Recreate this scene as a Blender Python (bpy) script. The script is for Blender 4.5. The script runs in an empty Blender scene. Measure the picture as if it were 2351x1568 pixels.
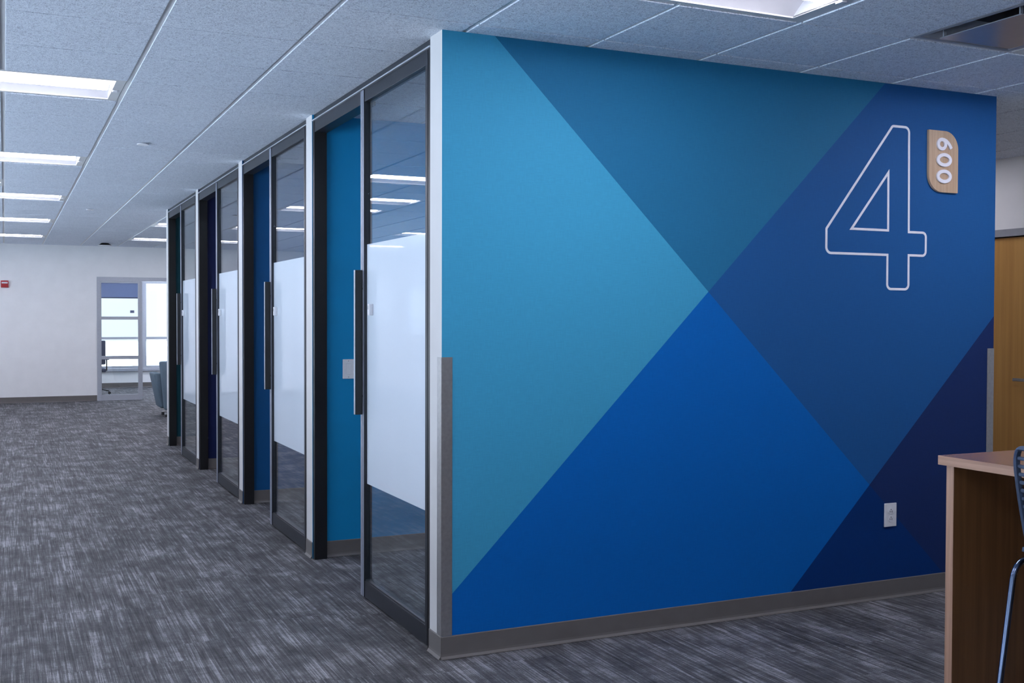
import bpy, bmesh, math, random
from mathutils import Vector, Matrix
random.seed(7)
S = bpy.context.scene
COL = S.collection
H = 2.743                      # ceiling height

# ------------------------------------------------------------------ camera
FPX, CX, CY, CZ = 2514.72, -1.7259, -4.4495, 1.4991
YAW, PITCH, ROLL = 0.4341, -0.0219, 0.0027
fwd = Vector((math.sin(YAW)*math.cos(PITCH), math.cos(YAW)*math.cos(PITCH), math.sin(PITCH)))
rgt = Vector((math.cos(YAW), -math.sin(YAW), 0))
upv = rgt.cross(fwd)
r2 = math.cos(ROLL)*rgt + math.sin(ROLL)*upv
u2 = -math.sin(ROLL)*rgt + math.cos(ROLL)*upv
cam = bpy.data.cameras.new('camera')
cam.sensor_width = 36.0
cam.lens = FPX*36.0/2351.0
cam.clip_start = 0.05
cam.clip_end = 500
camo = bpy.data.objects.new('camera', cam)
M4 = Matrix.Identity(4)
for i in range(3):
    M4[i][0], M4[i][1], M4[i][2] = r2[i], u2[i], -fwd[i]
M4[0][3], M4[1][3], M4[2][3] = CX, CY, CZ
camo.matrix_world = M4
COL.objects.link(camo)
S.camera = camo

# ------------------------------------------------------------------ world (overcast sky) and exposure
W = bpy.data.worlds.new('sky')
S.world = W
W.use_nodes = True
bg = W.node_tree.nodes['Background']
bg.inputs[0].default_value = (0.72, 0.83, 1.0, 1)
bg.inputs[1].default_value = 1.0
sun = bpy.data.lights.new('sun', 'SUN'); sun.energy = 32.0; sun.angle = .01; sun.color = (.66, .77, 1.0)
suno = bpy.data.objects.new('sun', sun); COL.objects.link(suno)      # high sun behind the building: lights the ground outside and enters the added side window
suno.rotation_euler = Vector((-.55, .35, -1.0)).to_track_quat('-Z', 'Y').to_euler()
LAMP = 20.0                    # radiance of the troffer lenses
LAMPCOL = (0.90, 0.88, 1.0)
S.view_settings.view_transform = 'Standard'
S.view_settings.look = 'None'
S.view_settings.exposure = 0.6
S.view_settings.gamma = 1.0
S.view_settings.use_curve_mapping = False
S.cycles.max_bounces = 10
S.cycles.diffuse_bounces = 5
S.cycles.glossy_bounces = 4
S.cycles.transparent_max_bounces = 24
S.cycles.caustics_reflective = False
S.cycles.caustics_refractive = False

# ------------------------------------------------------------------ material helpers
def lin(c):
    out = []
    for v in c:
        v = v/255.0
        out.append(v/12.92 if v <= .04045 else ((v+.055)/1.055)**2.4)
    return (out[0], out[1], out[2], 1)

class N:
    def __init__(s, name):
        s.m = bpy.data.materials.new(name); s.m.use_nodes = True
        s.t = s.m.node_tree; s.n = s.t.nodes; s.l = s.t.links
        s.b = s.n['Principled BSDF']
    def node(s, typ, **kw):
        nd = s.n.new(typ)
        for k, v in kw.items(): setattr(nd, k, v)
        return nd
    def val(s, sock, v):
        if hasattr(v, 'is_linked') or hasattr(v, 'links'): s.l.new(v, sock)
        else: sock.default_value = v
    def math(s, op, a, b=0.0, c=None):
        nd = s.node('ShaderNodeMath', operation=op)
        s.val(nd.inputs[0], a); s.val(nd.inputs[1], b)
        if c is not None: s.val(nd.inputs[2], c)
        return nd.outputs[0]
    def pos(s):
        return s.node('ShaderNodeNewGeometry').outputs['Position']
    def obj(s):
        return s.node('ShaderNodeTexCoord').outputs['Object']
    def scaled(s, vec, sc, loc=(0, 0, 0)):
        nd = s.node('ShaderNodeMapping'); s.l.new(vec, nd.inputs[0])
        nd.inputs['Scale'].default_value = sc; nd.inputs['Location'].default_value = loc
        return nd.outputs[0]
    def noise(s, vec, scale=5, detail=2, rough=.5):
        nd = s.node('ShaderNodeTexNoise'); s.l.new(vec, nd.inputs['Vector'])
        nd.inputs['Scale'].default_value = scale; nd.inputs['Detail'].default_value = detail
        nd.inputs['Roughness'].default_value = rough
        return nd.outputs[0]
    def ramp(s, fac, stops):
        nd = s.node('ShaderNodeValToRGB'); s.l.new(fac, nd.inputs[0])
        e = nd.color_ramp.elements
        e[0].position, e[0].color = stops[0]
        e[1].position, e[1].color = stops[-1]
        for p, c in stops[1:-1]:
            x = e.new(p); x.color = c
        return nd.outputs[0]
    def mix(s, fac, a, b, blend='MIX'):
        nd = s.node('ShaderNodeMix', data_type='RGBA', blend_type=blend)
        s.val(nd.inputs[0], fac); s.val(nd.inputs[6], a); s.val(nd.inputs[7], b)
        return nd.outputs[2]
    def bump(s, h, strength=.3, dist=.01):
        nd = s.node('ShaderNodeBump'); nd.inputs['Strength'].default_value = strength
        nd.inputs['Distance'].default_value = dist
        s.l.new(h, nd.inputs['Height']); s.l.new(nd.outputs[0], s.b.inputs['Normal'])
    def set(s, rough=.5, metal=0, spec=.5):
        s.b.inputs['Roughness'].default_value = rough
        s.b.inputs['Metallic'].default_value = metal
        s.b.inputs['Specular IOR Level'].default_value = spec
        return s

def plain(name, rgb, rough=.5, metal=0, spec=.5, var=.06, scale=30, bump=0):
    """procedural paint/metal/plastic: base colour with a faint noise mottling"""
    k = N(name); c = lin(rgb)
    f = k.noise(k.pos(), scale, 3)
    a = tuple(v*(1-var) for v in c[:3])+(1,); b = tuple(min(1, v*(1+var)) for v in c[:3])+(1,)
    k.l.new(k.ramp(f, [(.3, a), (.7, b)]), k.b.inputs['Base Color'])
    if bump: k.bump(k.noise(k.pos(), 400, 2), bump, .002)
    k.set(rough, metal, spec)
    return k.m

def schlick(k, ior):
    """Fresnel reflectance, the same on both faces of a thin pane"""
    geo = k.node('ShaderNodeNewGeometry')
    dt = k.node('ShaderNodeVectorMath', operation='DOT_PRODUCT')
    k.l.new(geo.outputs['Normal'], dt.inputs[0]); k.l.new(geo.outputs['Incoming'], dt.inputs[1])
    f0 = ((ior-1)/(ior+1))**2
    return k.math('MULTIPLY_ADD', k.math('POWER', k.math('SUBTRACT', 1.0, k.math('ABSOLUTE', dt.outputs['Value'])), 5.0), 1-f0, f0)

def glass_mat(name, tint=(1, 1, 1), ior=1.5):
    k = N(name); k.n.remove(k.b)
    tr = k.node('ShaderNodeBsdfTransparent'); tr.inputs[0].default_value = (*tint, 1)
    gl = k.node('ShaderNodeBsdfGlossy'); gl.inputs['Roughness'].default_value = 0.0
    gl.inputs[0].default_value = (1, 1, 1, 1)
    fr = schlick(k, ior)
    mx = k.node('ShaderNodeMixShader')
    k.l.new(fr, mx.inputs[0]); k.l.new(tr.outputs[0], mx.inputs[1]); k.l.new(gl.outputs[0], mx.inputs[2])
    k.l.new(mx.outputs[0], k.n['Material Output'].inputs[0])
    return k.m

def film_mat():
    """white frosted film: diffuse, slightly translucent, under a clear glossy coat"""
    k = N('frosted film'); k.n.remove(k.b)
    df = k.node('ShaderNodeBsdfDiffuse'); tl = k.node('ShaderNodeBsdfTranslucent')
    gl = k.node('ShaderNodeBsdfGlossy'); gl.inputs['Roughness'].default_value = .02
    f = k.noise(k.scaled(k.pos(), (1, 2, .4)), 1.0, 1)
    c = k.ramp(f, [(.35, lin((219, 230, 240))), (.65, lin((223, 233, 243)))])
    k.l.new(c, df.inputs[0]); k.l.new(c, tl.inputs[0])
    mx = k.node('ShaderNodeMixShader'); mx.inputs[0].default_value = .15
    k.l.new(df.outputs[0], mx.inputs[1]); k.l.new(tl.outputs[0], mx.inputs[2])
    m2 = k.node('ShaderNodeMixShader'); k.l.new(schlick(k, 1.45), m2.inputs[0])
    k.l.new(mx.outputs[0], m2.inputs[1]); k.l.new(gl.outputs[0], m2.inputs[2])
    k.l.new(m2.outputs[0], k.n['Material Output'].inputs[0])
    return k.m

def emit_mat(name, col, strength):
    k = N(name)
    k.b.inputs['Base Color'].default_value = (.9, .9, .9, 1)
    k.b.inputs['Emission Color'].default_value = (*col, 1)
    k.b.inputs['Emission Strength'].default_value = strength
    return k.m

def wood_mat(name, dark, light, axis, rough=.35, scale=1.0, fig=.5):
    """straight grained veneer, grain along axis 0/1/2"""
    k = N(name)
    sc = [55*scale]*3; sc[axis] = 1.6*scale
    sc2 = [9*scale]*3; sc2[axis] = .7*scale
    f1 = k.noise(k.scaled(k.pos(), sc), 1.0, 5, .65)
    f2 = k.noise(k.scaled(k.pos(), sc2, (3, 1, 2)), 1.0, 3, .5)
    f = k.math('ADD', k.math('MULTIPLY', f1, 1-fig), k.math('MULTIPLY', f2, fig))
    k.l.new(k.ramp(f, [(.34, lin(dark)), (.66, lin(light))]), k.b.inputs['Base Color'])
    k.bump(f1, .08, .002)
    k.set(rough)
    return k.m

def mural_mat():
    k = N('printed mural wallcovering')
    p = k.pos()
    sx = k.node('ShaderNodeSeparateXYZ'); k.l.new(p, sx.inputs[0])
    x, y, z = sx.outputs
    A = k.math('GREATER_THAN', k.math('ADD', z, k.math('MULTIPLY', x, .976)), 2.986)   # right of falling line
    B = k.math('LESS_THAN', k.math('SUBTRACT', z, x), .235)                            # below rising line
    D = k.math('LESS_THAN', k.math('SUBTRACT', z, x), -1.808)                          # below lower rising line
    c = k.mix(A, lin(MUR[0]), lin(MUR[1]))                     # above B: teal / mid blue
    c2 = k.mix(A, lin(MUR[2]), lin(MUR[3]))                    # below B: royal / indigo
    c = k.mix(B, c, c2)
    c3 = k.mix(A, lin(MUR[4]), lin(MUR[5]))
    c = k.mix(D, c, c3)
    # linen weave of the printed vinyl
    w1 = k.noise(k.scaled(p, (20, 1, 420)), 1.0, 3, .6)
    w2 = k.noise(k.scaled(p, (420, 1, 20)), 1.0, 3, .6)
    w = k.math('ADD', w1, w2)
    wf = k.ramp(w, [(.8/2, (.94, .94, .94, 1)), (1.2/2, (1.05, 1.05, 1.05, 1))])
    k.l.new(w, wf.node.inputs[0])
    half = k.math('MULTIPLY', w, .5); k.l.new(half, wf.node.inputs[0])
    c = k.mix(1.0, c, wf, 'MULTIPLY')
    k.l.new(c, k.b.inputs['Base Color'])
    k.bump(half, .06, .001)
    k.set(.62, 0, .16)
    return k.m

def carpet_mat():
    k = N('carpet planks')
    p = k.pos()
    sx = k.node('ShaderNodeSeparateXYZ'); k.l.new(p, sx.inputs[0])
    x, y, z = sx.outputs
    colid = k.math('FLOOR', k.math('DIVIDE', x, .25))
    wn = k.node('ShaderNodeTexWhiteNoise', noise_dimensions='1D'); k.l.new(colid, wn.inputs['W'])
    rowid = k.math('FLOOR', k.math('ADD', k.math('DIVIDE', y, 1.0), wn.outputs[0]))
    cv = k.node('ShaderNodeCombineXYZ'); k.l.new(colid, cv.inputs[0]); k.l.new(rowid, cv.inputs[1])
    wn2 = k.node('ShaderNodeTexWhiteNoise', noise_dimensions='2D'); k.l.new(cv.outputs[0], wn2.inputs['Vector'])
    off = k.math('MULTIPLY', wn2.outputs[0], 40.0)
    vc = k.node('ShaderNodeCombineXYZ')
    k.l.new(x, vc.inputs[0]); k.l.new(y, vc.inputs[1]); k.l.new(off, vc.inputs[2])
    v = vc.outputs[0]
    big = k.noise(k.scaled(p, (4.6, 3.0, 1)), 1.0, 4, .65)             # broad worn looking patches
    blk = k.noise(k.scaled(v, (16, 7, 1)), 1.0, 2, .6)
    st = k.noise(k.scaled(v, (165, 2.6, 1)), 1.0, 3, .7)              # long lengthwise yarn streaks
    st2 = k.noise(k.scaled(v, (60, 1.6, 1), (5, 2, 0)), 1.0, 2, .6)
    cr = k.noise(k.scaled(v, (11, 120, 1)), 1.0, 2, .6)                 # cross picks
    fine = k.noise(k.scaled(v, (340, 130, 1)), 1.0, 2, .7)
    patch = k.ramp(k.math('ADD', k.math('MULTIPLY', big, .7), k.math('MULTIPLY', blk, .3)), [(.38, (0, 0, 0, 1)), (.60, (1, 1, 1, 1))])
    streak = k.ramp(k.math('ADD', k.math('MULTIPLY', st, .65), k.math('MULTIPLY', st2, .35)), [(.38, (0, 0, 0, 1)), (.64, (1, 1, 1, 1))])
    f = k.math('ADD', k.math('MULTIPLY', patch, .25), k.math('MULTIPLY', streak, .38))
    f = k.math('ADD', f, k.math('MULTIPLY', cr, .22))
    f = k.math('ADD', f, k.math('MULTIPLY', fine, .34))
    f = k.math('ADD', f, k.math('MULTIPLY', wn2.outputs[0], .035))
    f = k.math('MULTIPLY', f, 1/1.14)
    c = k.ramp(f, [(.26, lin((40, 40, 42))), (.43, lin((66, 66, 69))), (.58, lin((90, 90, 93))), (.80, lin((158, 157, 161)))])
    k.l.new(c, k.b.inputs['Base Color'])
    k.bump(fine, .5, .004)
    k.set(.72, 0, .3)
    return k.m

def tile_mat():
    k = N('mineral fibre ceiling tile')
    p = k.pos()
    f1 = k.noise(p, 170, 3, .7)
    f2 = k.noise(p, 60, 2, .6)
    f = k.math('ADD', k.math('MULTIPLY', f1, .75), k.math('MULTIPLY', f2, .25))
    k.l.new(k.ramp(f, [(.36, lin((172, 177, 188))), (.48, lin((222, 229, 241))), (.62, lin((242, 248, 255)))]), k.b.inputs['Base Color'])
    k.bump(f1, .6, .004)
    k.set(.95, 0, .1)
    return k.m

# mural print colours: teal, mid blue, royal, indigo, navy (two)
MUR = [(62, 154, 191), (34, 110, 150), (0, 99, 180), (28, 86, 146), (2, 50, 114), (26, 47, 98)]

M = dict(
    mural=mural_mat(), carpet=carpet_mat(), tile=tile_mat(), film=film_mat(),
    white=plain('white wall paint', (234, 234, 234), .8, 0, .2, .02, 6, .05),
    cap=plain('dimmed white wall end paint', (200, 199, 198), .75, 0, .2, .02, 6, .05),  # white wall paint darkened to offset strong window light on the wall ends
    tee=plain('white painted ceiling grid', (214, 214, 214), .45, 0, .4, .02, 20),
    base=plain('grey vinyl base', (104, 100, 98), .5, 0, .4, .04, 12),
    dark=plain('dark bronze aluminium', (44, 47, 54), .38, .35, .5, .08, 40),
    black=plain('black powder coat', (16, 17, 20), .35, 0, .5, .1, 40),
    alu=plain('light aluminium', (176, 180, 188), .4, .3, .5, .04, 40),
    trimalu=plain('satin aluminium trim', (150, 154, 168), .4, .4, .5, .04, 40),
    steel=plain('brushed stainless steel', (168, 166, 166), .38, .75, .5, .08, 60),
    chrome=plain('dark chrome tube', (96, 108, 132), .16, 1, .5, .03, 30),
    glass=glass_mat('clear glass', (.93, .965, .97)),
    wglass=glass_mat('window glass', (.97, .99, .99)),
    lens=emit_mat('lit lens', LAMPCOL, LAMP),
    lensdim=emit_mat('dimmed lens', LAMPCOL, LAMP*.34),
    lensside=emit_mat('lens basket side', LAMPCOL, LAMP*.065),
    lenshalf=emit_mat('half bright lens', LAMPCOL, LAMP*.42),
    refl=plain('white reflector', (206, 206, 210), .5, 0, .4, .02, 20),
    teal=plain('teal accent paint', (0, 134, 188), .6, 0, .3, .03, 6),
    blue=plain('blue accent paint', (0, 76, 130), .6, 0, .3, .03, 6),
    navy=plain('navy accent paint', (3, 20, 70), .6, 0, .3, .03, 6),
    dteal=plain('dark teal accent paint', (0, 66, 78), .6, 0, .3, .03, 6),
    plastic=plain('white plastic', (226, 226, 230), .35, 0, .5, .02, 60),
    slot=plain('dark slot', (26, 26, 30), .6, 0, .3, .1, 60),
    vinyl=plain('white vinyl lettering', (232, 232, 240), .4, 0, .4, .02, 60),
    grey=plain('grey painted steel', (150, 153, 160), .45, 0, .4, .04, 30),
    red=plain('red plastic', (176, 34, 40), .4, 0, .5, .05, 60),
    chair=plain('slate blue plastic', (66, 80, 104), .45, 0, .4, .06, 40),
    upholstery=plain('grey green upholstery', (100, 116, 128), .85, 0, .2, .08, 120, .2),
    mesh=plain('dark office chair fabric', (46, 54, 78), .8, 0, .3, .1, 80),
    shade=plain('roller shade fabric', (100, 112, 146), .8, 0, .2, .05, 120),
    concrete=plain('pale concrete facade', (214, 206, 196), .8, 0, .2, .05, 2),
    ground=plain('pale ground', (222, 222, 218), .9, 0, .2, .1, .3),
    plaque=wood_mat('oak plaque', (176, 146, 118), (202, 174, 146), 2, .45, 1.6, .35),
    doorwood=wood_mat('oak door veneer', (178, 128, 66), (208, 158, 90), 2, .4, .5, .5),
    tabletop=wood_mat('walnut laminate lengthwise', (112, 76, 54), (156, 112, 84), 1, .25, .9, .35),
    tableleg=wood_mat('walnut laminate upright', (96, 62, 36), (140, 96, 60), 2, .35, .8, .55),
    edge=wood_mat('walnut edge band', (150, 112, 92), (188, 148, 124), 1, .4, 1.4, .3),
    edgev=wood_mat('walnut edge band upright', (150, 112, 92), (188, 148, 124), 2, .4, 1.4, .3),
)

# ------------------------------------------------------------------ geometry helpers
def link(o, parent=None):
    COL.objects.link(o)
    if parent is not None:
        o.parent = parent
        o.matrix_parent_inverse = Matrix.Identity(4)
    return o

class MB:
    """collects geometry for ONE mesh object"""
    def __init__(s): s.v, s.f, s.mi = [], [], []
    def add(s, vs, fs, mi=0):
        o = len(s.v); s.v += [tuple(v) for v in vs]
        for q in fs: s.f.append(tuple(i+o for i in q)); s.mi.append(mi)
    def box(s, x0, x1, y0, y1, z0, z1, mi=0, faces=None):
        # face order: -z +z -y +y -x +x ; faces: dict index->material
        vs = [(x0,y0,z0),(x1,y0,z0),(x1,y1,z0),(x0,y1,z0),(x0,y0,z1),(x1,y0,z1),(x1,y1,z1),(x0,y1,z1)]
        fs = [(0,3,2,1),(4,5,6,7),(0,1,5,4),(2,3,7,6),(3,0,4,7),(1,2,6,5)]
        o = len(s.v); s.v += vs
        for i, q in enumerate(fs):
            s.f.append(tuple(j+o for j in q)); s.mi.append((faces or {}).get(i, mi))
        return s
    def cbox(s, x0, x1, y0, y1, z0, z1, b, mi=0):
        """box with chamfered edges"""
        bm = bmesh.new()
        bmesh.ops.create_cube(bm, size=1)
        for v in bm.verts:
            v.co = ((x0+x1)/2+v.co.x*(x1-x0), (y0+y1)/2+v.co.y*(y1-y0), (z0+z1)/2+v.co.z*(z1-z0))
        bmesh.ops.bevel(bm, geom=bm.edges[:], offset=b, segments=2, affect='EDGES', profile=.5)
        bm.verts.index_update()
        s.add([v.co[:] for v in bm.verts], [[v.index for v in f.verts] for f in bm.faces], mi)
        bm.free(); return s
    def prism(s, pts, a0, a1, axis, mi=0):
        """2-D polygon pts extruded along axis (0: pts=(y,z), 1: pts=(x,z), 2: pts=(x,y))"""
        def P(p, a): return [(a, p[0], p[1]), (p[0], a, p[1]), (p[0], p[1], a)][axis]
        n = len(pts); vs = [P(p, a0) for p in pts]+[P(p, a1) for p in pts]
        fs = [tuple(range(n)), tuple(range(2*n-1, n-1, -1))]
        fs += [(i, i+n, (i+1) % n+n, (i+1) % n) for i in range(n)]
        s.add(vs, fs, mi); return s
    def cyl(s, c, r, h, axis=2, n=24, r1=None, mi=0, caps=True):
        r1 = r if r1 is None else r1
        def P(a, b, t):
            return [(c[0]+t, c[1]+a, c[2]+b), (c[0]+a, c[1]+t, c[2]+b), (c[0]+a, c[1]+b, c[2]+t)][axis]
        vs = [P(r*math.cos(2*math.pi*i/n), r*math.sin(2*math.pi*i/n), 0) for i in range(n)]
        vs += [P(r1*math.cos(2*math.pi*i/n), r1*math.sin(2*math.pi*i/n), h) for i in range(n)]
        fs = [(i, (i+1) % n, (i+1) % n+n, i+n) for i in range(n)]
        if caps: fs += [tuple(range(n-1, -1, -1)), tuple(range(n, 2*n))]
        s.add(vs, fs, mi); return s
    def tube(s, pts, r, n=10, closed=False, mi=0, ry=None):
        pts = [Vector(p) for p in pts]; m = len(pts); rings = []
        up = None
        for i, p in enumerate(pts):
            a = pts[(i-1) % m] if (closed or i > 0) else p
            b = pts[(i+1) % m] if (closed or i < m-1) else p
            t = (b-a).normalized()
            if up is None:
                up = Vector((0, 0, 1)) if abs(t.z) < .9 else Vector((1, 0, 0))
            sd = t.cross(up).normalized(); up = sd.cross(t).normalized()
            rings.append([p+sd*(r*math.cos(2*math.pi*k/n))+up*((ry or r)*math.sin(2*math.pi*k/n)) for k in range(n)])
        vs = [v for q in rings for v in q]; fs = []
        for i in range(m if closed else m-1):
            j = (i+1) % m
            for k in range(n):
                fs.append((i*n+k, i*n+(k+1) % n, j*n+(k+1) % n, j*n+k))
        if not closed: fs += [tuple(range(n-1, -1, -1)), tuple((m-1)*n+k for k in range(n))]
        s.add(vs, fs, mi); return s
    def ribbon(s, pts, w, closed, y0, y1, mi=0):
        """mitred stroke in the xz plane between y0 (front) and y1 (back)"""
        P = [Vector(p) for p in pts]; m = len(P); L, R = [], []
        for i, p in enumerate(P):
            d0 = (p-P[i-1]).normalized() if (closed or i > 0) else None
            d1 = (P[(i+1) % m]-p).normalized() if (closed or i < m-1) else None
            d0 = d0 or d1; d1 = d1 or d0
            n0 = Vector((-d0.y, d0.x)); n1 = Vector((-d1.y, d1.x))
            k = (n0+n1).normalized(); k = k/max(.25, k.dot(n0))
            L.append(p+k*w/2); R.append(p-k*w/2)
        vs = [(q.x, y0, q.y) for q in L]+[(q.x, y0, q.y) for q in R]+[(q.x, y1, q.y) for q in L]+[(q.x, y1, q.y) for q in R]
        fs = []
        for i in range(m if closed else m-1):
            j = (i+1) % m
            fs += [(i, j, m+j, m+i), (2*m+i, 3*m+i, 3*m+j, 2*m+j), (i, 2*m+i, 2*m+j, j), (m+i, m+j, 3*m+j, 3*m+i)]
        if not closed:
            fs += [(0, m, 3*m, 2*m), (m-1, 3*m-1, 4*m-1, 2*m-1)]
        s.add(vs, fs, mi); return s
    def mesh(s, name, mats, smooth=False):
        me = bpy.data.meshes.new(name)
        me.from_pydata(s.v, [], s.f)
        for m in (mats if isinstance(mats, (list, tuple)) else [mats]): me.materials.append(m)
        me.polygons.foreach_set('material_index', s.mi)
        bm = bmesh.new(); bm.from_mesh(me)
        bmesh.ops.recalc_face_normals(bm, faces=bm.faces[:]); bm.to_mesh(me); bm.free()
        if smooth:
            me.polygons.foreach_set('use_smooth', [True]*len(me.polygons))
            try: me.set_sharp_from_angle(angle=math.radians(40))
            except Exception: pass
        me.update()
        return me
    def build(s, name, mats, parent=None, smooth=False, loc=None):
        o = bpy.data.objects.new(name, s.mesh(name, mats, smooth))
        if loc: o.location = loc
        return link(o, parent)

def tag(o, label=None, cat=None, group=None, kind=None):
    if label: o['label'] = label
    if cat: o['category'] = cat
    if group: o['group'] = group
    if kind: o['kind'] = kind
    return o
def struct(o, label, cat): return tag(o, label, cat, kind='structure')
def empty(name, loc=(0, 0, 0), rz=0):
    o = bpy.data.objects.new(name, None); o.empty_display_size = .1
    o.location = loc; o.rotation_euler = (0, 0, rz)
    return link(o)
def box(name, x0, x1, y0, y1, z0, z1, mat, parent=None, b=0):
    m = MB()
    m.cbox(x0, x1, y0, y1, z0, z1, b) if b else m.box(x0, x1, y0, y1, z0, z1)
    return m.build(name, mat, parent)
def copy_tree(o, parent=None):
    c = o.copy(); COL.objects.link(c)
    if parent is not None: c.parent = parent
    for ch in [q for q in bpy.data.objects if q.parent == o]: copy_tree(ch, c)
    return c

# ------------------------------------------------------------------ extents
HT = H+.165                                           # outer walls reach the slab above the ceiling
XL, XR, YN, YB, YF = -5.4, 5.33, -8.4, 16.25, 19.95     # left wall, right wall, rear wall, back wall, far office window wall
T = .145                                               # partition thickness
PY = [0, 2.207, 4.392, 6.57, 8.74]                     # partitions of the small offices
LX = 3.323

# floor
struct(box('floor', XL-.2, XR+.2, YN-.2, YF+.3, -.12, 0, M['carpet']), 'grey streaked carpet running down the whole floor', 'floor')

# mural wall: printed face towards the camera, white painted end
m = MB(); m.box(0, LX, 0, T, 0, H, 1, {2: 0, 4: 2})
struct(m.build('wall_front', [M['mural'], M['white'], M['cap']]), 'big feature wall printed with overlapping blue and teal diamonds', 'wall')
m = MB(); m.box(LX-T, LX, T, PY[4], 0, H)
struct(m.build('wall_office_rear', M['white']), 'white wall closing the rear of the small offices', 'wall')
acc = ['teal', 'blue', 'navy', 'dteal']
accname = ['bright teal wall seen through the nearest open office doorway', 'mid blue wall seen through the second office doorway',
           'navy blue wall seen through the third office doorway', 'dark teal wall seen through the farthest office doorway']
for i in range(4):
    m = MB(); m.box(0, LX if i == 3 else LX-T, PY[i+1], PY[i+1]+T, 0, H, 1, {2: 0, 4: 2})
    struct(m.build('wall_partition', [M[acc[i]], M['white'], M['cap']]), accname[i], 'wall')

# back wall of the hall, with the storefront opening x -0.235 .. 1.75, z 0 .. 2.2
m = MB()
m.box(XL-.2, -.235, YB, YB+.12, 0, HT); m.box(1.75, XR, YB, YB+.12, 0, HT); m.box(-.235, 1.75, YB, YB+.12, 2.2, HT)
struct(m.build('wall_back', M['white']), 'plain white wall at the far end of the corridor', 'wall')
# left wall with windows (out of frame, gives the daylight and the reflections)
wins = [(-7.7, -5.2), (-4.7, -2.4), (-2.0, .3), (.7, 3.0), (3.4, 5.7), (6.1, 8.4), (8.8, 11.1), (11.5, 13.3), (14.85, 15.95)]
WZ0, WZ1 = .15, 2.30
m = MB(); m.box(XL-.2, XL, YN, YB, 0, WZ0); m.box(XL-.2, XL, YN, YB, WZ1, HT)
ys = [YN]+[v for w in wins for v in w]+[YB]
for a, b in zip(ys[0::2], ys[1::2]): m.box(XL-.2, XL, a, b, WZ0, WZ1)
LZ0, LZ1 = 1.12, 2.08                                  # the last window is smaller
m.box(XL-.2, XL, wins[-1][0], wins[-1][1], WZ0, LZ0); m.box(XL-.2, XL, wins[-1][0], wins[-1][1], LZ1, WZ1)
struct(m.build('wall_left', M['white']), 'white window wall along the left side of the hall', 'wall')
def window(n, x0, x1, y0, y1, z0, z1, mull, label, axis):
    """framed window; axis 0: wall normal along x, 1: along y"""
    e = empty('window_%d' % n, ((x0+x1)/2, (y0+y1)/2, z0)); struct(e, label, 'window')
    ox, oy, oz = e.location
    fr = MB(); w = .05
    def bx(a0, a1, c0, c1, d=0):
        if axis == 0: fr.box(x0-ox+d, x1-ox-d, a0-oy, a1-oy, c0-oz, c1-oz)
        else: fr.box(a0-ox, a1-ox, y0-oy+d, y1-oy-d, c0-oz, c1-oz)
    a0, a1 = (y0, y1) if axis == 0 else (x0, x1)
    bx(a0, a1, z0, z0+w); bx(a0, a1, z1-w, z1); bx(a0, a0+w, z0+w, z1-w); bx(a1-w, a1, z0+w, z1-w)
    zs = [z0+w]
    for q in mull: bx(a0+w, a1-w, q-w/2, q+w/2, .004); zs += [q-w/2, q+w/2]
    zs.append(z1-w)
    fr.build('window_frame', M['alu'], e)
    for c0, c1 in zip(zs[0::2], zs[1::2]):
        pb = MB()
        if axis == 0: pb.box((x0+x1)/2-ox-.003, (x0+x1)/2-ox+.003, a0+w-oy, a1-w-oy, c0-oz, c1-oz)
        else: pb.box(a0+w-ox, a1-w-ox, (y0+y1)/2-oy-.003, (y0+y1)/2-oy+.003, c0-oz, c1-oz)
        pb.build('pane', M['wglass'], e)
    return e
for i, (a, b) in enumerate(wins):
    lastw = i == len(wins)-1
    window(i+1, XL-.14, XL-.06, a, b, LZ0 if lastw else WZ0, LZ1 if lastw else WZ1, [1.40 if lastw else 1.05], 'window in the left wall, number %s from the near end' % ['one', 'two', 'three', 'four', 'five', 'six', 'seven', 'eight', 'nine'][i], 0)
# right wall with the oak door opening y 1.33 .. 2.28
m = MB(); m.box(XR, XR+.15, YN, 1.29, 0, HT); m.box(XR, XR+.15, 2.32, YB+.12, 0, HT); m.box(XR, XR+.15, 1.29, 2.32, 2.192, HT)
m.box(XR+.12, XR+.15, 1.29, 2.32, 0, 2.192)
struct(m.build('wall_right', M['white']), 'white wall around the oak door right of the mural', 'wall')
m = MB(); m.box(XL-.2, XR+.15, YN-.15, YN, 0, HT)
struct(m.build('wall_rear', M['white']), 'white wall behind the camera', 'wall')
# far office: side walls, window wall
m = MB(); m.box(-1.3, -1.15, YB+.12, YF, 0, HT)
struct(m.build('wall_side', M['white']), 'left side wall of the far sunlit office', 'wall')
m = MB(); m.box(3.6, 3.75, YB+.12, 16.7, 0, HT); m.box(3.6, 3.75, 19.6, YF, 0, HT); m.box(3.6, 3.75, 16.7, 19.6, 0, .4); m.box(3.6, 3.75, 16.7, 19.6, 2.25, HT)
struct(m.build('wall_side', M['white']), 'right side wall of the far sunlit office', 'wall')
m = MB()
m.box(-1.3, 3.75, YF, YF+.2, 0, .36); m.box(-1.3, 3.75, YF, YF+.2, 2.25, HT)
m.box(-1.3, -.03, YF, YF+.2, .36, 2.25); m.box(2.95, 3.75, YF, YF+.2, .36, 2.25)
struct(m.build('wall_window', M['white']), 'low white wall under the far office windows', 'wall')
window(10, -.03, .97, YF+.05, YF+.13, .40, 2.25, [1.04], 'far office window with a half lowered roller shade', 1)
window(11, .97, 2.95, YF+.05, YF+.13, .40, 2.25, [1.04], 'bright far office window seen through the open doorway', 1)
window(12, 3.64, 3.72, 16.7, 19.6, .40, 2.25, [1.04], 'unseen side window added to let sun brighten the far office', 0)  # added opening, lets sun bounce around the far office
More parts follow.
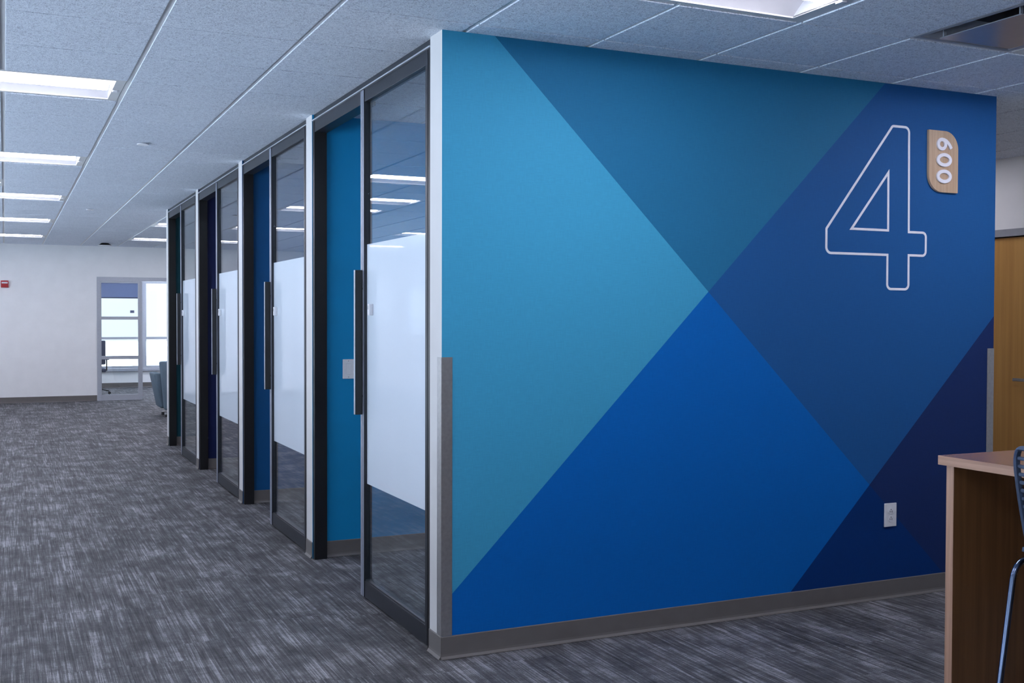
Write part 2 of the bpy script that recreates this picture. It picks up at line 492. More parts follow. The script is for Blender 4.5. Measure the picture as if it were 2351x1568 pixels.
struct(box('trim_sill', -.1, 3.0, YF-.06, YF+.05, .345, .40, M['alu'], None, .004), 'pale window sill below the far office windows', 'trim')

# ------------------------------------------------------------------ ceiling grid, tiles
G = .6096; GX0, GY0 = .105, -.135
def cells():
    for i in range(-9, 9):
        for j in range(-14, 27):
            yield i, j, GX0+i*G, GY0+j*G
LIGHT_X = [-8, -4, 0, 4]                 # first cell column of each troffer
LIGHT_J = [-7, -2, 3, 8, 13, 18, 23]
lights = []
for j in LIGHT_J:
    for i in LIGHT_X:
        x, y = GX0+i*G, GY0+j*G
        if i >= 0 and -.3 < y < 8.8: continue           # the offices are not lit from here
        if i == 4 and j != -2 and j < 18: continue
        if j == -7 and i != -4: continue
        lights.append((i, j))
lights.append((6, 3))
OFFICE = [(2, 1), (2, 5), (2, 8), (2, 12)]
lights += OFFICE
taken = set()
for i, j in lights: taken |= {(i, j), (i+1, j)}
span = {(i+1, j) for i, j in lights}
DIFF = [(3, -2), (-4, 11)]
taken |= set(DIFF)
SQUARE = (-4, 11)
def px(P):
    d = Vector(P)-Vector((CX, CY, CZ)); z = d.dot(fwd)
    if z < .05: return None
    return (1175.5+FPX*d.dot(r2)/z, 784-FPX*d.dot(u2)/z)
def hidden(x, y):      # above the office block: cannot be seen
    return x > 0 and 0 < y < 8.3 and x+G < LX
vis, rest = [], []
for i, j, x, y in cells():
    if (i, j) in taken: continue
    q = [px((x+a, y+b, H)) for a, b in ((0, 0), (G, 0), (G, G), (0, G))]
    area = 0
    if all(q):
        if max(p[0] for p in q) > 0 and min(p[0] for p in q) < 2351 and max(p[1] for p in q) > 0 and not hidden(x, y):
            area = abs(sum(q[k][0]*q[(k+1) % 4][1]-q[(k+1) % 4][0]*q[k][1] for k in range(4)))/2
    (vis if area > 0 else rest).append((area, i, j, x, y))
vis.sort(reverse=True)
rest += vis[290:]; vis = vis[:290]
gap, gapy = .012, .006
# grid of T bars: mains along Y, cross tees along X
gm = MB()
for i in range(-9, 10):
    x = GX0+i*G; run = None
    for j in range(-14, 28):                                  # main runner, interrupted where a troffer spans it
        blocked = (i, j) in span
        y = GY0+j*G
        if not blocked and run is None: run = y
        if (blocked or j == 27) and run is not None:
            gm.box(x-.012, x+.012, max(run, YN), min(y, YB), H+.0055, H+.02); run = None
for j in range(-14, 28):
    y = GY0+j*G
    for i in range(-9, 9):
        if (i, j) in taken and (i, j-1) in taken: continue
        x = GX0+i*G; gm.box(x+.012, x+G-.012, y-.0119, y+.0119, H+.0058, H+.02)
gm.box(XL-.2, XR+.15, YN-.15, YB+.12, H+.165, H+.20)
ceil = gm.build('ceiling', M['tee'])
struct(ceil, 'suspended ceiling of square white mineral tiles in a thin grid', 'ceiling')
tm = MB(); h = G/2-gap
tm.cbox(-h, h, -(G/2-gapy), G/2-gapy, H, H+.02, .0012)
tme = tm.mesh('ceiling_tile', M['tile'])
for a, i, j, x, y in vis:
    o = bpy.data.objects.new('ceiling_tile', tme); o.location = (x+G/2, y+G/2, 0); link(o, ceil)
rm = MB()
for a, i, j, x, y in rest:
    rm.box(x+gap, x+G-gap, y+gapy, y+G-gapy, H, H+.02)
tag(rm.build('ceiling_tile_field', M['tile'], ceil), kind='stuff')
m = MB(); m.box(-1.3, 3.75, YB+.12, YF+.2, H+.113, H+.165)
struct(m.build('ceiling', M['tile']), 'ceiling of the far sunlit office', 'ceiling')

# recessed troffers (1.2 m x 0.6 m)
def troffer_parts():
    L2, W2 = G-.014, G/2-.014
    fl = MB()                                                     # flat flange
    z0, z1 = .004, .012
    fl.box(-L2, L2, -W2, -W2+.022, z0, z1); fl.box(-L2, L2, W2-.022, W2, z0, z1)
    fl.box(-L2, -L2+.05, -W2+.022, W2-.022, z0, z1); fl.box(L2-.05, L2, -W2+.022, W2-.022, z0, z1)
    fr = fl.mesh('frame', M['tee'])
    rf = MB(); n = 10; a, b = W2-.022, .10
    xs0, xs1 = -L2+.05, L2-.05
    for sgn in (-1, 1):                                           # two curved reflector wings
        prof = []
        for k in range(n+1):
            t = k/n
            prof.append((sgn*(a+(b-a)*t), .010+.085*math.sin(t*math.pi/2)))
        vs = [(xs0, p[0], p[1]) for p in prof]+[(xs1, p[0], p[1]) for p in prof]
        rf.add(vs, [(k, k+1, n+2+k, n+1+k) for k in range(n)])
    rfm = rf.mesh('reflector', M['refl'], True)
    ecs = []
    for sgn in (-1, 1):
        x = xs1 if sgn > 0 else xs0
        ecs.append(MB().box(min(x, x+sgn*.004), max(x, x+sgn*.004), -a, a, .006, .105).mesh('end_cap', M['refl']))
    ln = MB(); hb = .105                                          # drop lens
    prof = [(-hb, .095), (-hb, .030), (-hb*.8, .019), (-hb*.4, .013), (0, .011), (hb*.4, .013), (hb*.8, .019), (hb, .030), (hb, .095)]
    ln.prism(prof, xs0+.02, xs1-.02, 0)
    n9 = len(prof)                                                # basket sides glow weaker than the underside
    for q, f in enumerate(ln.f):
        ys = [ln.v[w][1] for w in f]; ln.mi[q] = 1 if (q < 2 or abs(sum(ys)/len(ys)) > hb*.95) else 0
    lnm = ln.mesh('lens', [M['lens'], M['lensside']], True)
    top = MB(); top.box(-L2, L2, -W2, W2, .106, .112)
    dim = lnm.copy(); dim.materials[0] = M['lensdim']; dim.materials[1] = M['lensdim']
    half = lnm.copy(); half.materials[0] = M['lenshalf']
    tpm = top.mesh('housing', M['refl'])
    lt = MB(); lt.cbox(xs1+.004, xs1+.03, -.02, .02, -.002, .006, .002)
    ltm = lt.mesh('latch', M['plastic'])
    return [('frame', fr), ('reflector', rfm), ('end_cap', ecs[0]), ('end_cap', ecs[1]), ('lens', lnm), ('housing', tpm), ('latch', ltm)], dim, half
TP, DIM, HALF = troffer_parts()
ordn = ['nearest', 'second nearest', 'third', 'fourth', 'farthest']
for i, j in lights:
    x, y = GX0+i*G+G, GY0+j*G+G/2
    e = empty('ceiling_light', (x, y, H))
    for nme, me in TP: link(bpy.data.objects.new(nme, me if nme != 'lens' else DIM if (i, j) in OFFICE else HALF if (i, j) == (6, 3) else me), e)
    vis_lab = None
    if i == -4 and j >= 3:
        vis_lab = '%s lit recessed light of the row down the left of the corridor ceiling' % ordn[LIGHT_J.index(j)-2]
    elif i == 4 and j >= 18: vis_lab = 'recessed light hidden behind the glass offices, '+('nearer' if j == 18 else 'farther')+' of two'
    elif i == 0 and j == 18: vis_lab = 'lit recessed light above the far corner of the glass offices, nearer of two'
    elif i == 0 and j == 23: vis_lab = 'lit recessed light close to the far wall, right of the corridor'
    elif i == 0 and j == -2: vis_lab = 'large lit recessed light above the top of the mural'
    elif i == 4 and j == -2: vis_lab = 'recessed light cut off by the right edge, beside the square air diffuser'
    elif i == -8 and j >= 3: vis_lab = '%s light of the window side row, seen only mirrored in the glass doors' % ordn[LIGHT_J.index(j)-2]
    elif (i, j) in OFFICE: vis_lab = 'dimmed recessed light hidden inside the glass office '+['nearest to', 'second from', 'third from', 'farthest from'][OFFICE.index((i, j))]+' the mural corner'
    elif (i, j) == (6, 3): vis_lab = 'recessed light hidden behind the mural wall, in front of the oak door'
    else: vis_lab = {(-4, -7): 'recessed light in the ceiling behind the camera', (-4, -2): 'recessed light over the corridor entrance, above the top edge of the picture'}.get((i, j), 'recessed light near the windows, left of the picture')
    tag(e, vis_lab, 'light', 'recessed ceiling lights')

# square plaque diffusers
def diffuser(i, j, label):
    e = empty('air_diffuser', (GX0+i*G+G/2, GY0+j*G+G/2, H)); tag(e, label, 'vent', 'square air diffusers')
    o, q = G/2-.013, .272
    f = MB()
    for s in (-1, 1):
        f.box(-o, o, min(s*o, s*q), max(s*o, s*q), .004, .010); f.box(min(s*o, s*q), max(s*o, s*q), -q, q, .004, .010)
    f.build('frame', M['grey'], e)
    c = MB(); r = [(.272, .006), (.25, .02), (.21, .055), (.16, .075)]
    for (a, za), (b, zb) in zip(r, r[1:]):
        ca = [(-a, -a, za), (a, -a, za), (a, a, za), (-a, a, za)]; cb = [(-b, -b, zb), (b, -b, zb), (b, b, zb), (-b, b, zb)]
        c.add(ca+cb, [(k, (k+1) % 4, (k+1) % 4+4, k+4) for k in range(4)])
    c.build('cone', M['grey'], e)
    MB().box(-.16, .16, -.16, .16, .075, .14).build('neck', M['slot'], e)
    p = MB(); p.cbox(-.215, .215, -.215, .215, -.010, -.005, .0015)
    p.build('plaque', M['diffp'], e)
    for sx in (-1, 1):
        for sy in (-1, 1):
            MB().box(sx*.2-.008, sx*.2+.008, sy*.2-.003, sy*.2+.003, -.005, .052).build('post', M['alu'], e)
M['diffp'] = plain('glossy painted steel', (150, 150, 156), .26, .2, .5, .02, 20)
diffuser(3, -2, 'square air diffuser with a dropped glossy plaque in the ceiling at upper right')
e = empty('ceiling_light', (GX0-4*G+G/2, GY0+11*G+G/2, H)); e.scale = (.5, 1, 1)
for nme, me in TP: link(bpy.data.objects.new(nme, me), e)
tag(e, 'square lit ceiling light seen only mirrored in the nearest glass door', 'light', 'recessed ceiling lights')
for k, x in enumerate((-.2, 1.6)):  # unseen lamps added to brighten the far office
    e = empty('ceiling_light', (x, 18.2, H))
    for nme, me in TP: link(bpy.data.objects.new(nme, me), e)
    tag(e, 'unseen ceiling light added to brighten the far office, '+('left' if k == 0 else 'right')+' of two', 'light', 'recessed ceiling lights')

# sprinkler cover discs
for lab, (x, y) in (('small round white sprinkler cover on the corridor ceiling, nearer one', (-.813, 3.83)),
                    ('small round white sprinkler cover on the corridor ceiling, farther one', (-.817, 9.16))):
    e = empty('sprinkler_cover', (x, y, H)); tag(e, lab, 'sprinkler', 'concealed sprinklers')
    MB().cyl((0, 0, -.012), .040, .006, 2, 28, .042).build('disc', M['plastic'], e, True)
    MB().cyl((0, 0, -.007), .030, .010, 2, 20).build('collar', M['grey'], e, True)
# round diffuser far away
e = empty('round_ceiling_diffuser', (-.165, 15.35, H)); tag(e, 'round ceiling fitting with a black throat near the far wall', 'vent')
MB().cyl((0, 0, -.048), .112, .010, 2, 32, .118).build('disc', M['plastic'], e, True)
MB().cyl((0, 0, -.038), .108, .040, 2, 32, .052).build('throat', M['slot'], e, True)

# ------------------------------------------------------------------ baseboards (coved vinyl)
bprof = [(0, .002), (.014, .002), (.012, .006), (.006, .014), (.0045, .024), (.004, .098), (.002, .1016), (0, .1016)]
def baseboard(name, x0, y0, x1, y1, label, nrm):
    """run from (x0,y0) to (x1,y1), nrm = outward normal"""
    m = MB(); n = len(bprof)
    vs = [(x0+nrm[0]*d, y0+nrm[1]*d, z) for d, z in bprof]+[(x1+nrm[0]*d, y1+nrm[1]*d, z) for d, z in bprof]
    fs = [tuple(range(n)), tuple(range(2*n-1, n-1, -1))]+[(i, i+n, (i+1) % n+n, (i+1) % n) for i in range(n)]
    m.add(vs, fs)
    return struct(m.build(name, M['base']), label, 'baseboard')
baseboard('baseboard_front', -.004, 0, LX, 0, 'grey base along the foot of the blue mural wall', (0, -1))
baseboard('baseboard_back', XL, YB, -.24, YB, 'grey base along the white far wall', (0, -1))
baseboard('baseboard_window', -1.15, YF, 3.6, YF, 'grey base under the far office windows', (0, -1))
baseboard('baseboard_right', XR, YN, XR, 1.28, 'grey base along the white right wall', (-1, 0))
cn = ['beside the mural corner', 'after the nearest office', 'after the second office', 'after the third office', 'at the far end of the glass offices']
for i in range(5):
    baseboard('baseboard_end', 0, PY[i]-.004 if i == 0 else PY[i], 0, PY[i]+T, 'short grey base on the white wall end '+cn[i], (-1, 0))
for i in range(4):
    baseboard('baseboard_office', .085, PY[i+1], LX-T, PY[i+1], 'grey base on the '+accname[i].replace(' seen through the', ' inside the'), (0, -1))

# ------------------------------------------------------------------ glass office fronts
places = ['nearest to the mural corner', 'second from the mural corner', 'third from the mural corner', 'farthest from the mural corner']
for i in range(4):
    y0, y1 = PY[i]+T, PY[i+1]
    yd = y0+1.047                        # leading edge of the sliding leaf
    fr = empty('trim_%d' % (i+1), (0, y0, 0))
    struct(fr, 'dark aluminium frame of the glass office '+places[i], 'frame')
    D = y1-y0
    MB().box(.004, .082, 0, .038, .0, 2.700).build('jamb', M['black'], fr)
    MB().box(.004, .082, D-.040, D, .0, 2.700).build('jamb', M['black'], fr)
    MB().box(.006, .082, 1.047, D-.040, 2.630, 2.700).build('header', M['dark'], fr)
    MB().box(-.004, .020, 0, D, 2.700, 2.7075).build('drip_edge', M['alu'], fr)
    MB().box(.012, .085, 0, D, 2.7075, H).build('head_track', M['dark'], fr)
    # sliding leaf
    dr = empty('door_%d' % (i+1), (0, y0+.040, 0))
    struct(dr, 'glass sliding door with a frosted band, '+places[i], 'door')
    w = 1.007; g0, g1 = .028, w-.058      # glass between stiles
    MB().cbox(.002, .044, 0, g0, .012, 2.698, .0015).build('stile', M['dark'], dr)
    st = MB(); st.cbox(.000, .044, g1, w-.030, .012, 2.698, .0015); st.cbox(.003, .044, w-.0285, w, .012, 2.698, .0015)
    st.build('stile', M['dark'], dr)
    MB().cbox(.003, .044, g0, g1, 2.632, 2.697, .0015).build('top_rail', M['dark'], dr)
    MB().cbox(.003, .044, g0, g1, .012, .098, .0015).build('bottom_rail', M['dark'], dr)
    MB().box(.008, .040, g0, g1, .098, .106).build('glazing_bead', M['dark'], dr)
    MB().box(.0175, .0235, g0+.0005, g1-.0005, .106, 2.632).build('glass', M['glass'], dr)
    MB().box(.0164, .0172, g0+.001, g1-.001, .615, 1.883).build('frosted_film', M['film'], dr)
    hd = MB(); hd.cbox(-.043, -.0045, w-.042, w-.024, .982, 1.748, .001)
    hb = hd.build('handle', [M['black']], dr)
    MB().box(-.0455, -.0431, w-.042, w-.024, .983, 1.747).build('lit_side_strip', M['alu'], hb)  # pale strip paints in the window-lit side of the black handle
    for z in (1.08, 1.65): MB().cyl((-.0046, w-.033, z), .006, .006, 0, 10).build('standoff', M['black'], hb)
    for a, b in ((g1+.003, w-.033), (w-.026, w-.003)): MB().box(-.0015, .001 if a < w-.03 else .004, a, b, .014, 2.696).build('edge_trim', M['trimalu'], dr)
    # small sensor on the glass
    e = empty('room_sensor', (.0170, y0+.91, 1.508))
    tag(e, 'small white sensor stuck on the glass door '+places[i], 'sensor', 'room sensors')
    MB().cbox(-.024, .0, -.030, .0, 0, .060, .004).build('case', M['plastic'], e, True)
    MB().cbox(-.0252, -.0225, -.021, -.009, .03, .052, .001).build('lens', M['grey'], e)

# ------------------------------------------------------------------ light switch, outlet, corner guards
e = empty('light_switch', (.229, PY[1], 1.174)); tag(e, 'white rocker light switch on the teal wall inside the nearest office', 'switch')
MB().cbox(-.037, .037, -.007, 0, -.061, .061, .002).build('plate', M['plastic'], e)
MB().cbox(-.0165, .0165, -.0105, -.006, -.034, .034, .002).build('rocker', M['plastic'], e)
for z in (-.05, .05): MB().cyl((0, -.0078, z), .003, .001, 1, 10).build('screw', M['grey'], e)
e = empty('wall_outlet', (2.569, 0, .449)); tag(e, 'white duplex outlet low on the navy corner of the mural', 'outlet')
MB().cbox(-.0415, .0415, -.007, 0, -.063, .063, .0022).build('plate', M['plastic'], e)
for z in (-.0205, .0205):
    rc = MB().cyl((0, -.0095, z), .0165, .0035, 1, 24).build('receptacle', M['plastic'], e, True)
    for dx, hh in ((-.0064, .0045), (.0064, .0055)):
        MB().box(dx-.0013, dx+.0013, -.0102, -.0094, z-hh-.002, z+hh-.002).build('slot', M['slot'], rc)
    MB().cyl((0, -.0102, z+.009), .0026, .0009, 1, 12).build('slot', M['slot'], rc)
g = MB(); g.prism([(-.0025, -.0025), (.049, -.0025), (.049, -.0005), (-.0005, -.0005), (-.0005, .049), (-.0025, .049)], .103, 1.325, 2)
tag(g.build('corner_guard', M['steel']), 'brushed steel corner guard on the near left corner of the mural', 'guard', 'steel corner guards')
g = MB(); g.prism([(LX+.0025, -.0025), (LX-.049, -.0025), (LX-.049, -.0005), (LX+.0005, -.0005), (LX+.0005, .049), (LX+.0025, .049)], .103, 1.333, 2)
tag(g.build('corner_guard', M['steel']), 'pale steel corner guard on the right end of the mural behind the table', 'guard', 'steel corner guards')

# ------------------------------------------------------------------ big outlined 4
def rounded(poly, n=6):
    out = []
    m = len(poly)
    for i, (x, z, r) in enumerate(poly):
        p = Vector((x, z))
        if r <= 0: out.append((x, z)); continue
        a = Vector(poly[i-1][:2])-p; b = Vector(poly[(i+1) % m][:2])-p
        a.normalize(); b.normalize()
        ang = a.angle(b); d = r/math.tan(ang/2)
        c = p+(a+b).normalized()*(r/math.sin(ang/2))
        s0 = p+a*d-c; s1 = p+b*d-c
        for k in range(n+1):
            t = k/n
            v = (s0*(1-t)+s1*t).normalized()*r
            out.append((c.x+v.x, c.y+v.y))
    return out
four = [(2.560, 2.521, .018), (2.676, 2.521, .028), (2.681, 1.963, 0), (2.804, 1.963, .024), (2.804, 1.839, .024), (2.682, 1.839, 0),
        (2.683, 1.656, .026), (2.533, 1.656, .026), (2.533, 1.837, 0), (2.120, 1.837, .030), (2.120, 1.962, .012)]
e = empty('number_sign', (0, 0, 0)); e.location = (2.46, 0, 1.65); tag(e, 'large white outlined number 4 on the indigo part of the mural', 'sign')
sh = lambda pts: [(x-2.46, z-1.65) for x, z in pts]
MB().ribbon(sh(rounded(four)), .0125, True, -.0022, 0).build('outline', M['vinyl'], e)
MB().ribbon(sh([(2.534, 2.273), (2.536, 1.967), (2.286, 1.967)]), .0125, True, -.0022, 0).build('counter_outline', M['vinyl'], e)

# wooden room plaque 600
e = empty('room_plaque', (2.914, 0, 2.186)); tag(e, 'light oak plaque with raised white 600 beside the big 4', 'sign')
pl = [(2.806, 2.519, 0), (3.021, 2.519, .098), (3.021, 2.186, 0), (2.808, 2.186, .098)]
MB().prism([(x-2.914, z-2.186) for x, z in rounded(pl, 14)], -.014, 0, 1).build('board', M['plaque'], e)
def ell(cu, cv, ru, rv, n=30): return [(cu+ru*math.cos(2*math.pi*k/n), cv+rv*math.sin(2*math.pi*k/n)) for k in range(n)]
def put(pts, ztop): return [(2.860+v-2.914, ztop-u-2.186) for u, v in pts]
SW = .0185
zs = 2.398
for nm, zt in (('digit_zero', 2.398), ('digit_zero', 2.309)):
    MB().ribbon(put(ell(.037, .054, .037-SW/2, .054-SW/2), zt), SW, True, -.022, -.014).build(nm, M['vinyl'], e)
d = MB(); d.ribbon(put(ell(.0345, .0355, .0345-SW/2, .0355-SW/2), 2.480), SW, True, -.022, -.014)
tail = [(.0100, .034), (.0104, .050), (.0165, .067), (.0275, .082), (.040, .0935), (.0555, .1035)]
d.ribbon(put(tail, 2.480), SW, False, -.0219, -.0141)
d.build('digit_six', M['vinyl'], e)

# ------------------------------------------------------------------ oak door in the right wall
fr = empty('trim_5', (XR, 1.805, 0)); struct(fr, 'grey steel frame around the oak door', 'frame')
MB().box(-.018, .12, -.515, -.465, 0, 2.192).build('jamb', M['grey'], fr)
MB().box(-.018, .12, .465, .515, 0, 2.192).build('jamb', M['grey'], fr)
MB().box(-.018, .12, -.465, .465, 2.136, 2.192).build('head', M['grey'], fr)
dr = empty('door_6', (XR, 1.805, 0)); struct(dr, 'plain oak veneer door with a lever handle right of the mural', 'door')
MB().cbox(.012, .056, -.460, .460, .008, 2.128, .001).build('leaf', M['doorwood'], dr)
hd = MB(); hd.cyl((-.006, -.395, 1.035), .026, .018, 0, 20); hd.cyl((-.045, -.395, 1.035), .010, .04, 0, 14)
hd.cbox(-.055, -.037, -.405, -.262, 1.022, 1.046, .004)
hd.build('lever_handle', M['steel'], dr)

# ------------------------------------------------------------------ far storefront: glass leaf and open doorway
fr = empty('trim_6', (-.235, YB, 0)); struct(fr, 'silver frame of the glazed doorway in the far wall', 'frame')
w = 1.985
MB().box(0, .06, -.02, .12, 0, 2.2).build('jamb', M['alu'], fr)
MB().box(w-.06, w, -.02, .12, 0, 2.2).build('jamb', M['alu'], fr)
MB().box(.06, w-.06, -.02, .12, 2.13, 2.2).build('head', M['alu'], fr)
dr = empty('door_5', (-.17, YB, 0)); struct(dr, 'silver framed glass door leaf with three rails in the far wall', 'door')
MB().cbox(-.005, .010, 0, .05, .0, 2.128, .001).build('stile', M['alu'], dr)
MB().cbox(.630, .702, 0, .05, .0, 2.128, .001).build('stile', M['alu'], dr)
for a, b in ((0, .105), (.735, .796), (1.442, 1.498), (2.10, 2.128)):
    MB().cbox(.010, .630, 0, .05, a, b, .001).build('rail', M['alu'], dr)
for a, b in ((.105, .735), (.796, 1.442), (1.498, 2.10)):
    MB().box(.010, .630, .022, .028, a, b).build('pane', M['wglass'], dr)
e = empty('door_sign', (.36, YB+.020, 1.56)); tag(e, 'tiny grey sign stuck on the far glass door', 'sign')
MB().cbox(-.036, .036, -.008, 0, 0, .05, .002).build('plate', M['grey'], e)
MB().box(-.028, .028, -.0088, -.008, .012, .038).build('face', M['shade'], e)
# roller shade in the far office
e = empty('roller_shade', (.45, YF+.0, 2.24)); tag(e, 'blue grey roller shade lowered over the top of the far office window', 'shade')
MB().box(-.47, .47, -.012, -.009, -.34, -.02).build('cloth', M['shade'], e)
MB().cyl((-.47, -.028, -.02), .022, .94, 0, 16).build('roller', M['grey'], e, True)
MB().cbox(-.47, .47, -.018, -.004, -.362, -.335, .004).build('hem_bar', M['mesh'], e)

# ------------------------------------------------------------------ fire alarm on the far wall
e = empty('fire_alarm', (-1.715, YB, 1.99)); tag(e, 'red fire alarm strobe on the white far wall', 'alarm')
MB().cbox(-.060, .060, -.045, 0, 0, .118, .006).build('body', M['red'], e)
MB().cbox(-.047, .047, -.066, -.044, .066, .094, .006).build('strobe', M['plastic'], e)
MB().cbox(-.036, .036, -.052, -.044, .014, .052, .004).build('grille', M['red'], e)

# ------------------------------------------------------------------ bar table
e = empty('bar_table', (1.36, -2.85, 0)); tag(e, 'tall walnut laminate table standing in front of the mural at right', 'table')
def at(x0, x1, y0, y1, z0, z1, mat, nm, b=.0012):
    return MB().cbox(x0-1.36, x1-1.36, y0+2.85, y1+2.85, z0, z1, b).build(nm, mat, e)
TX0, TX1, TY1, TY0 = .938, 1.78, -1.894, -3.80
top = at(TX0+.002, TX1-.002, TY0+.002, TY1-.002, 1.0405, 1.069, M['tabletop'], 'top')
def eb(x0, x1, y0, y1, z0, z1, mat): MB().box(x0-1.36, x1-1.36, y0+2.85, y1+2.85, z0, z1).build('edge_band', mat, top)
eb(TX0, TX0+.0019, TY0, TY1, 1.0405, 1.0688, M['edge']); eb(TX1-.0019, TX1, TY0, TY1, 1.0405, 1.0688, M['edge'])
eb(TX0+.0019, TX1-.0019, TY1-.0019, TY1, 1.0405, 1.0688, M['edge']); eb(TX0+.0019, TX1-.0019, TY0, TY0+.0019, 1.0405, 1.0688, M['edge'])
for yb in (TY1-.018, TY0+.018+.0286):
    p = at(TX0+.020, TX1-.02, yb-.0286, yb, 0.0, 1.0405, M['tableleg'], 'end_panel')
    MB().box(TX0+.018-1.36, TX0+.0199-1.36, yb-.0286+2.85, yb+2.85, 0, 1.0403).build('edge_band', M['edgev'], p)
at((TX0+TX1)/2+.10, (TX0+TX1)/2+.125, TY0+.05, TY1-.05, .55, 1.0403, M['tableleg'], 'stretcher_panel')

# ------------------------------------------------------------------ bar stool
def bend(pts, r=.045, n=7):
    """round the inner corners of a 3-D polyline"""
    out = [Vector(pts[0])]
    for i in range(1, len(pts)-1):
        p = Vector(pts[i]); a = (Vector(pts[i-1])-p); b = (Vector(pts[i+1])-p)
        d = min(r, a.length*.49, b.length*.49); a.normalize(); b.normalize()
        A, B = p+a*d, p+b*d
        for k in range(n+1):
            t = k/n; out.append(A*(1-t)**2+p*2*t*(1-t)+B*t*t)
    out.append(Vector(pts[-1])); return out
SX, SYC = 1.00, -2.535
e = empty('bar_stool', (SX, SYC, 0)); tag(e, 'slate blue slatted bar stool on chrome legs at the table, cut by the right edge', 'stool')
hw = .225
for sy in (-1, 1):                       # two bent side frames: front leg, seat rail, rear leg
    yy = sy*hw
    pts = bend([(.24, yy*1.08, 0.008), (.16, yy, .835), (-.205, yy, .835), (-.315, yy*1.08, 0.008)], .055)
    fm = MB().tube(pts, .0085, 12).build('leg_frame', M['chrome'], e, True)
    for fx in (.24, -.315): MB().cyl((fx, yy*1.08, 0), .012, .02, 2, 12).build('foot_cap', M['black'], fm)
for xx, zz in ((.213, .27), (-.284, .27)):
    MB().tube([(xx, -hw*1.06, zz), (xx, hw*1.06, zz)], .0075, 10).build('footrest', M['chrome'], e, True)
for sy in (-1, 1):
    MB().tube([(.213, sy*hw*1.06, .27), (-.284, sy*hw*1.06, .27)], .0075, 10).build('side_rail', M['chrome'], e, True)
# moulded shell: seat pan plus slatted back in one loop frame
st = MB()
nx, ny = 12, 10; vs = []
for a in range(nx+1):
    for b in range(ny+1):
        u, v = a/nx, b/ny*2-1
        x = -.19+.40*u; y = v*(.215+.012*math.sin(u*math.pi))
        z = .858+.014*v*v-.010*math.sin(u*math.pi)-.016*max(0, u-.8)*5
        vs.append((x, y, z))
fs = [(a*(ny+1)+b, a*(ny+1)+b+1, (a+1)*(ny+1)+b+1, (a+1)*(ny+1)+b) for a in range(nx) for b in range(ny)]
st.add(vs, fs)
seat = st.build('seat', M['chair'], e, True)
sm = seat.modifiers.new('thick', 'SOLIDIFY'); sm.thickness = .012; sm.offset = -1
def backpt(v, t):     # v -1..1 across, t 0..1 up the back: reclined, gently wrapped
    return Vector((-.185-.045*t+.030*v*v*0.6-.006*math.sin(t*math.pi), v*hw*(.93+.07*t), .862+.285*t))
loop = [backpt(-1, t/8) for t in range(0, 7)]
def arc(s):
    return [backpt(s*(1-.11*(1-math.cos(q))), .80+.20*math.sin(q)) for q in [k*math.pi/2/6 for k in range(0, 7)]]
L = arc(-1); R = arc(1); R.reverse()
mid = [backpt(-.89+1.78*k/10, 1.0) for k in range(1, 10)]
loop += L+mid+R+[backpt(1, t/8) for t in range(6, -1, -1)]
MB().tube(loop, .0065, 8, ry=.0115).build('back_frame', M['chair'], e, True)
for k in range(11):
    t = .90-.078*k
    ww = .965
    pts = [backpt(ww*(-1+2*q/10), t)+Vector((-.016*(1-(-1+2*q/10)**2), 0, 0)) for q in range(11)]
    MB().tube(pts, .004, 8, ry=.0055).build('slat', M['chair'], e, True)

# ------------------------------------------------------------------ lounge chair beyond the offices
e = empty('lounge_chair', (.70, 12.75, 0)); tag(e, 'grey green upholstered lounge chair half hidden behind the far end of the glass offices', 'chair')
def taper(m, x0, x1, y0, y1, z0, z1, k0, dx0=0, b=.02):
    """box whose bottom is scaled to k0 in x and y"""
    bm = bmesh.new(); bmesh.ops.create_cube(bm, size=1)
    cx, cy = (x0+x1)/2, (y0+y1)/2
    for v in bm.verts:
        k = k0 if v.co.z < 0 else 1
        v.co = (cx+v.co.x*(x1-x0)*k+(dx0 if v.co.z < 0 else 0), cy+v.co.y*(y1-y0)*k, z0 if v.co.z < 0 else z1)
    bmesh.ops.bevel(bm, geom=bm.edges[:], offset=b, segments=3, affect='EDGES', profile=.5)
    bm.verts.index_update()
    m.add([v.co[:] for v in bm.verts], [[v.index for v in f.verts] for f in bm.faces]); bm.free(); return m
# back faces the camera
m = MB(); bmv = [(-.345, -.30), (.345, -.30)]
taper(m, -.345, .345, -.34, -.20, .11, .835, .80, 0, .03).build('backrest', M['upholstery'], e, True)
taper(MB(), -.420, -.300, -.26, .36, .13, .655, .80, .085, .03).build('armrest', M['upholstery'], e, True)
taper(MB(), .300, .420, -.26, .36, .13, .655, .80, -.085, .03).build('armrest', M['upholstery'], e, True)
taper(MB(), -.30, .30, -.20, .36, .22, .44, .9, 0, .04).build('seat_cushion', M['upholstery'], e, True)
taper(MB(), -.25, .25, -.24, .33, .11, .24, .9, 0, .02).build('seat_base', M['upholstery'], e, True)
bs = MB().cyl((0, 0, .05), .03, .08, 2, 16).build('column', M['steel'], e, True)
for k in range(4):
    a = math.pi/4+k*math.pi/2
    MB().tube([(0, 0, .075), (.33*math.cos(a), .33*math.sin(a), .045)], .014, 8).build('foot', M['steel'], e, True)
    MB().cyl((.33*math.cos(a), .33*math.sin(a), .0), .022, .04, 2, 12).build('caster', M['black'], e, True)

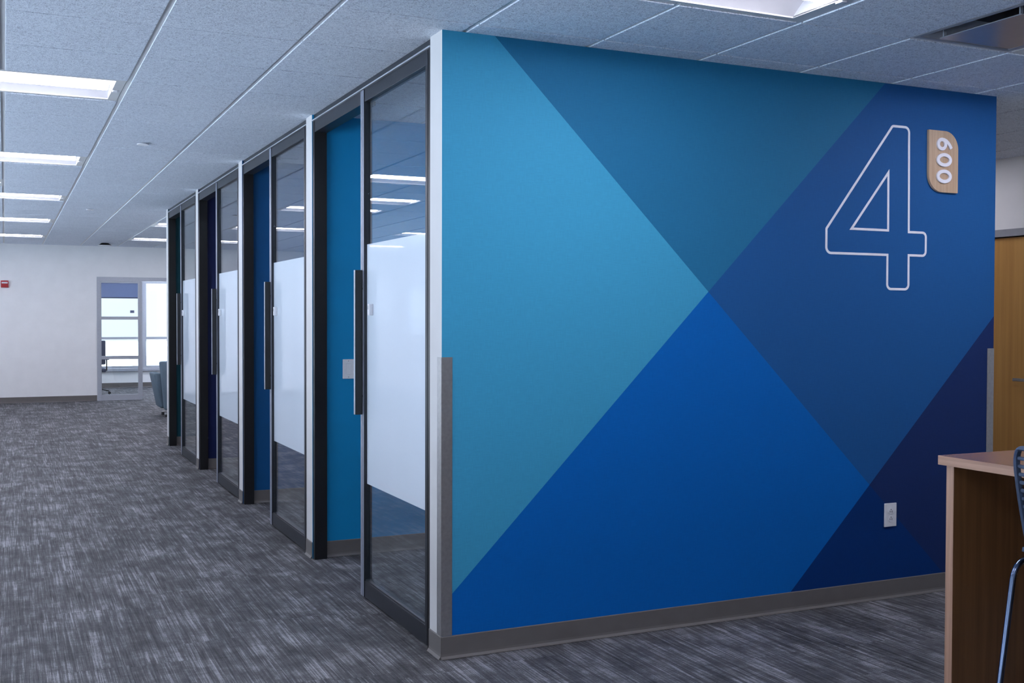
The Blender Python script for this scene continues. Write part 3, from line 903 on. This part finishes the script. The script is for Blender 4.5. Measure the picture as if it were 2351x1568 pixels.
# ------------------------------------------------------------------ office chair in the far office
e = empty('office_chair', (-.20, 18.0, 0)); tag(e, 'dark office swivel chair behind the far glass door', 'chair')
for k in range(5):
    a = k*2*math.pi/5+math.radians(-12)
    ft = MB().tube([(0, 0, .13), (.16*math.cos(a), .16*math.sin(a), .10), (.31*math.cos(a), .31*math.sin(a), .065)], .018, 8, ry=.014).build('base_leg', M['black'], e, True)
    MB().cyl((.31*math.cos(a), .31*math.sin(a)-.012, .028), .028, .024, 1, 14).build('caster', M['black'], ft, True)
MB().cyl((0, 0, .10), .026, .32, 2, 14).build('gas_column', M['black'], e, True)
MB().cbox(-.24, .24, -.24, .24, .43, .50, .03).build('seat', M['mesh'], e, True)
MB().cbox(-.225, .225, -.27, -.22, .58, 1.04, .022).build('backrest', M['mesh'], e, True)
MB().tube([(0, -.05, .42), (0, -.28, .44), (0, -.285, .7)], .018, 8).build('back_stem', M['black'], e, True)
for s in (-1, 1):
    ar = MB().tube([(s*.2, 0, .44), (s*.262, 0, .46), (s*.262, 0, .66)], .014, 8).build('arm_post', M['black'], e, True)
    MB().cbox(s*.262-.04, s*.262+.04, -.12, .13, .66, .69, .01).build('arm_pad', M['black'], ar, True)

# ------------------------------------------------------------------ outside
struct(box('ground_outside', -200, 200, -150, 300, -5.1, -5, M['ground']), 'pale sunlit ground outside the windows', 'ground')
def building(x0, x1, y0, y1, z1, label, nw):
    b = empty('distant_building', ((x0+x1)/2, y0, -5.0)); tag(b, label, 'building', 'buildings outside the far windows')
    w2 = (x1-x0)/2; hh = z1+5.0
    MB().box(-w2, w2, 0, y1-y0, 0, hh).build('facade', M['concrete'], b)
    MB().box(-w2-.2, w2+.2, -.2, y1-y0+.2, hh, hh+.35).build('roof_edge', M['grey'], b)
    for k in range(nw):
        for r in range(3):
            xx = -w2+(k+.5)*2*w2/nw
            MB().box(xx-.9, xx+.9, -.05, .0, 1.2+r*(hh-2)/3, 2.6+r*(hh-2)/3).build('window', M['shade'], b)
building(-6, 5.5, 90, 104, -1.6, 'overexposed low pale building outside the shaded far window', 4)
building(8, 15, 80, 92, -2.2, 'overexposed low pale building outside the far doorway window', 3)
